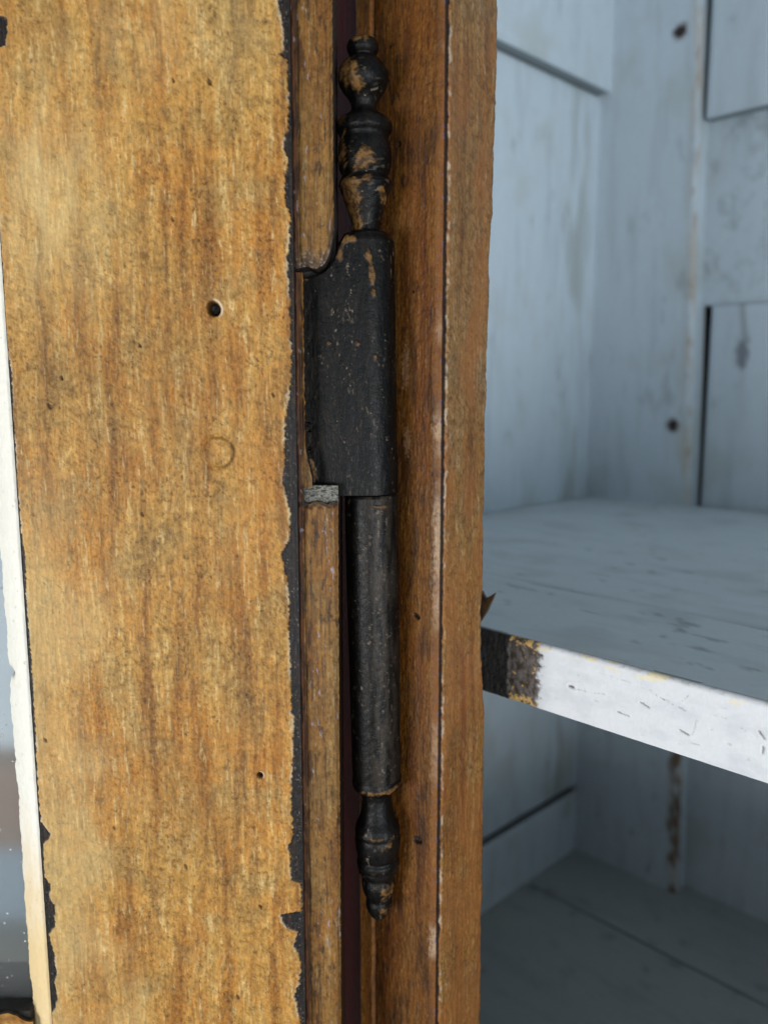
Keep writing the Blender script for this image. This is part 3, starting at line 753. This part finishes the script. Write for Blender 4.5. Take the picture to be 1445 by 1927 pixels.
c = mix(c, lin(150, 146, 140), 0.4*gouge)
crm = sm(22, 8, b+10*fbm(a/30, b/6, 1505, 4))*sm(0.05, 0.25, fbm(a/60+5, b/20, 1506, 3))
c = mix(c, lin(240, 226, 186), 0.9*crm)
c = mix(c, lin(176, 174, 168), 0.5*sm(8, 3, b)*sm(0.0, 0.4, fbm(a/16, b/6, 1507, 4)))
bare = sm(rb+0.0009, rb-0.0011, Rr+wob2)
bc = mix(lin(112, 104, 100)+0*c, lin(74, 64, 52), sm(-0.2, 0.4, fbm(a/14, b/18, 1508, 4)))
bc = mix(bc, lin(222, 180, 110), 0.95*sm(0.15, 0.3, fbm(a/14, b/11, 1509, 4)+0.55*sm(26, 6, b)+0.6*sm(th_s*9090-12, th_s*9090, b)-0.28))
c = mix(c, bc, bare)
dark = sm(ra+0.0001, ra-0.0001, Rr+wob)
c = mix(c, mix(lin(50, 49, 47)+0*c, lin(74, 72, 70), sm(-0.2, 0.4, fbm(a/6, b/40, 1510, 3))), dark)
H = 6e-5*fbm(a/30, b/12, 1511, 4) - 2.5e-4*gouge + 2e-4*(1-bare) - 1.5e-4*bare*sm(0, .4, fbm(a/10, b/10, 1512, 3)) + 4.5e-4*dark
# nail dents seen along the edge
for (u0, v0, u1, v1, wd_, am) in ((1072,1291,1079,1293,3.4,0.95),(1082,1296,1106,1301,1.4,0.4),(1112,1303,1140,1306,1.0,0.5),(1206,1321,1222,1331,2.2,0.75),(1163,1339,1184,1347,1.8,0.75),(1232,1306,1266,1325,1.1,0.7),(1300,1304,1280,1323,1.1,0.5),(1278,1330,1291,1337,1.8,0.5),(1279,1373,1297,1383,2.2,0.7),(1311,1355,1304,1381,1.6,0.4),(1300,1398,1316,1401,1.4,0.4),(1395,1369,1414,1386,1.1,0.5),(1430,1377,1438,1389,2.6,0.8),(1437,1406,1436,1417,2.4,0.8),(1150,1272,1190,1285,0.9,0.3),(1340,1345,1370,1352,0.9,0.35)):
    p, q = hit(u0, v0, C0+D*d_f, D), hit(u1, v1, C0+D*d_f, D)
    pa_, qa_ = np.array([np.dot(p-C0, R), p[2]-zS]), np.array([np.dot(q-C0, R), q[2]-zS])
    w_ = qa_-pa_; tt = np.clip(((Rr-pa_[0])*w_[0]+(PZp-pa_[1])*w_[1])/np.dot(w_, w_), 0, 1)
    dd = np.hypot(Rr-pa_[0]-tt*w_[0], PZp-pa_[1]-tt*w_[1])/1.2e-4 + 2.6*np.abs(fbm(a/9, b/5, 1515, 4))+1.5*fbm(a/5, b/4, 1516, 3)
    H -= 2.5e-4*am*sm(wd_*1.3, 0.2, dd); c = mix(c, lin(84, 78, 70), am*sm(wd_*1.3, wd_*0.3, dd))
    H += 8e-5*am*np.exp(-((dd-wd_*2.2)/wd_)**2)
P = wpt(Rr, d_f+PDp-H, zS+PZp-0.00005)
slab('front_edge', P, -D, 0.0011, c, lin(150, 150, 148), M_WHITE, shelf)
# splinter of old paint standing up where shelf meets jamb
import bmesh
bm = bmesh.new()
p0 = hit(908, 1160, C0+D*(d_f+0.001), D)
pts_ = [hit(u, v, C0+D*(d_f+0.001), D) for u, v in ((900,1175),(917,1148),(931,1116),(922,1122),(913,1126),(906,1112),(898,1120))]
f = bm.faces.new([bm.verts.new(p) for p in pts_])
ex = bmesh.ops.extrude_face_region(bm, geom=[f])
bmesh.ops.translate(bm, vec=Vector(D*0.0007), verts=[g for g in ex['geom'] if isinstance(g, bmesh.types.BMVert)])
bmesh.ops.recalc_face_normals(bm, faces=bm.faces)
me = bpy.data.meshes.new('paint_flake'); bm.to_mesh(me); bm.free()
add_colors(me, np.array([lin(110, 84, 52) if i % 2 else lin(52, 46, 40) for i in range(len(me.vertices))])); me.materials.append(M_PAINT)
link(bpy.data.objects.new('paint_flake', me), shelf)

# cabinet floor boards
base = empty('cabinet_floor', parent=cabinet)
j1 = float(np.dot(hit(1226, 1780, (0, 0, inside_zb), Z)-C0, D))
def floor_board(d0, d1, seed, dz):
    r = np.arange(lat-0.002, r_end, 0.003); d = np.linspace(d1, d0, max(4, int((d1-d0)/0.002)))
    Rr, Dd = np.meshgrid(r, d); a, b = Rr*1000, Dd*1000
    c = paint_cols(b, a, seed, lin(172, 177, 176), 1.0)
    c = mix(c, lin(80, 82, 80), 0.5*sm(0.3, 0.7, fbm(a/14, b/12, seed+3, 4)))
    ed = np.minimum(Dd-d0, d1-Dd)
    H = 0.0004*fbm(a/60, b/40, seed+5, 3) - 0.0012*sm(0.003, 0, ed)**2
    slab('plank', wpt(Rr, Dd, inside_zb+dz+H), Z, 0.014, c, lin(60, 60, 58), M_SHELF, base)
floor_board(j1+0.0006, DEP+0.004, 1600, 0.0)
floor_board(j1-0.11, j1-0.0006, 1620, 0.0004)
floor_board(0.0, j1-0.1112, 1640, 0.0)
# carcass beyond the frame of the picture: top, far side, plinth
carc = empty('carcass', parent=cabinet)
box('top_board', wpt(lat-0.03, 0.0, CZ+0.3405), R*0.68, D*(DEP+0.03), Z*0.018, M_BOARD, carc, PBLUE, 0.001)
box('far_side', wpt(r_end+0.0005, 0.0, inside_zb-0.02), R*0.016, D*(DEP+0.03), Z*0.63, M_BOARD, carc, PBLUE, 0.001)
box('plinth', wpt(lat-0.034, 0.001, 0.0), R*0.69, D*(DEP+0.024), Z*(inside_zb-0.021), M_RED, carc, lin(92, 20, 26), 0.002)
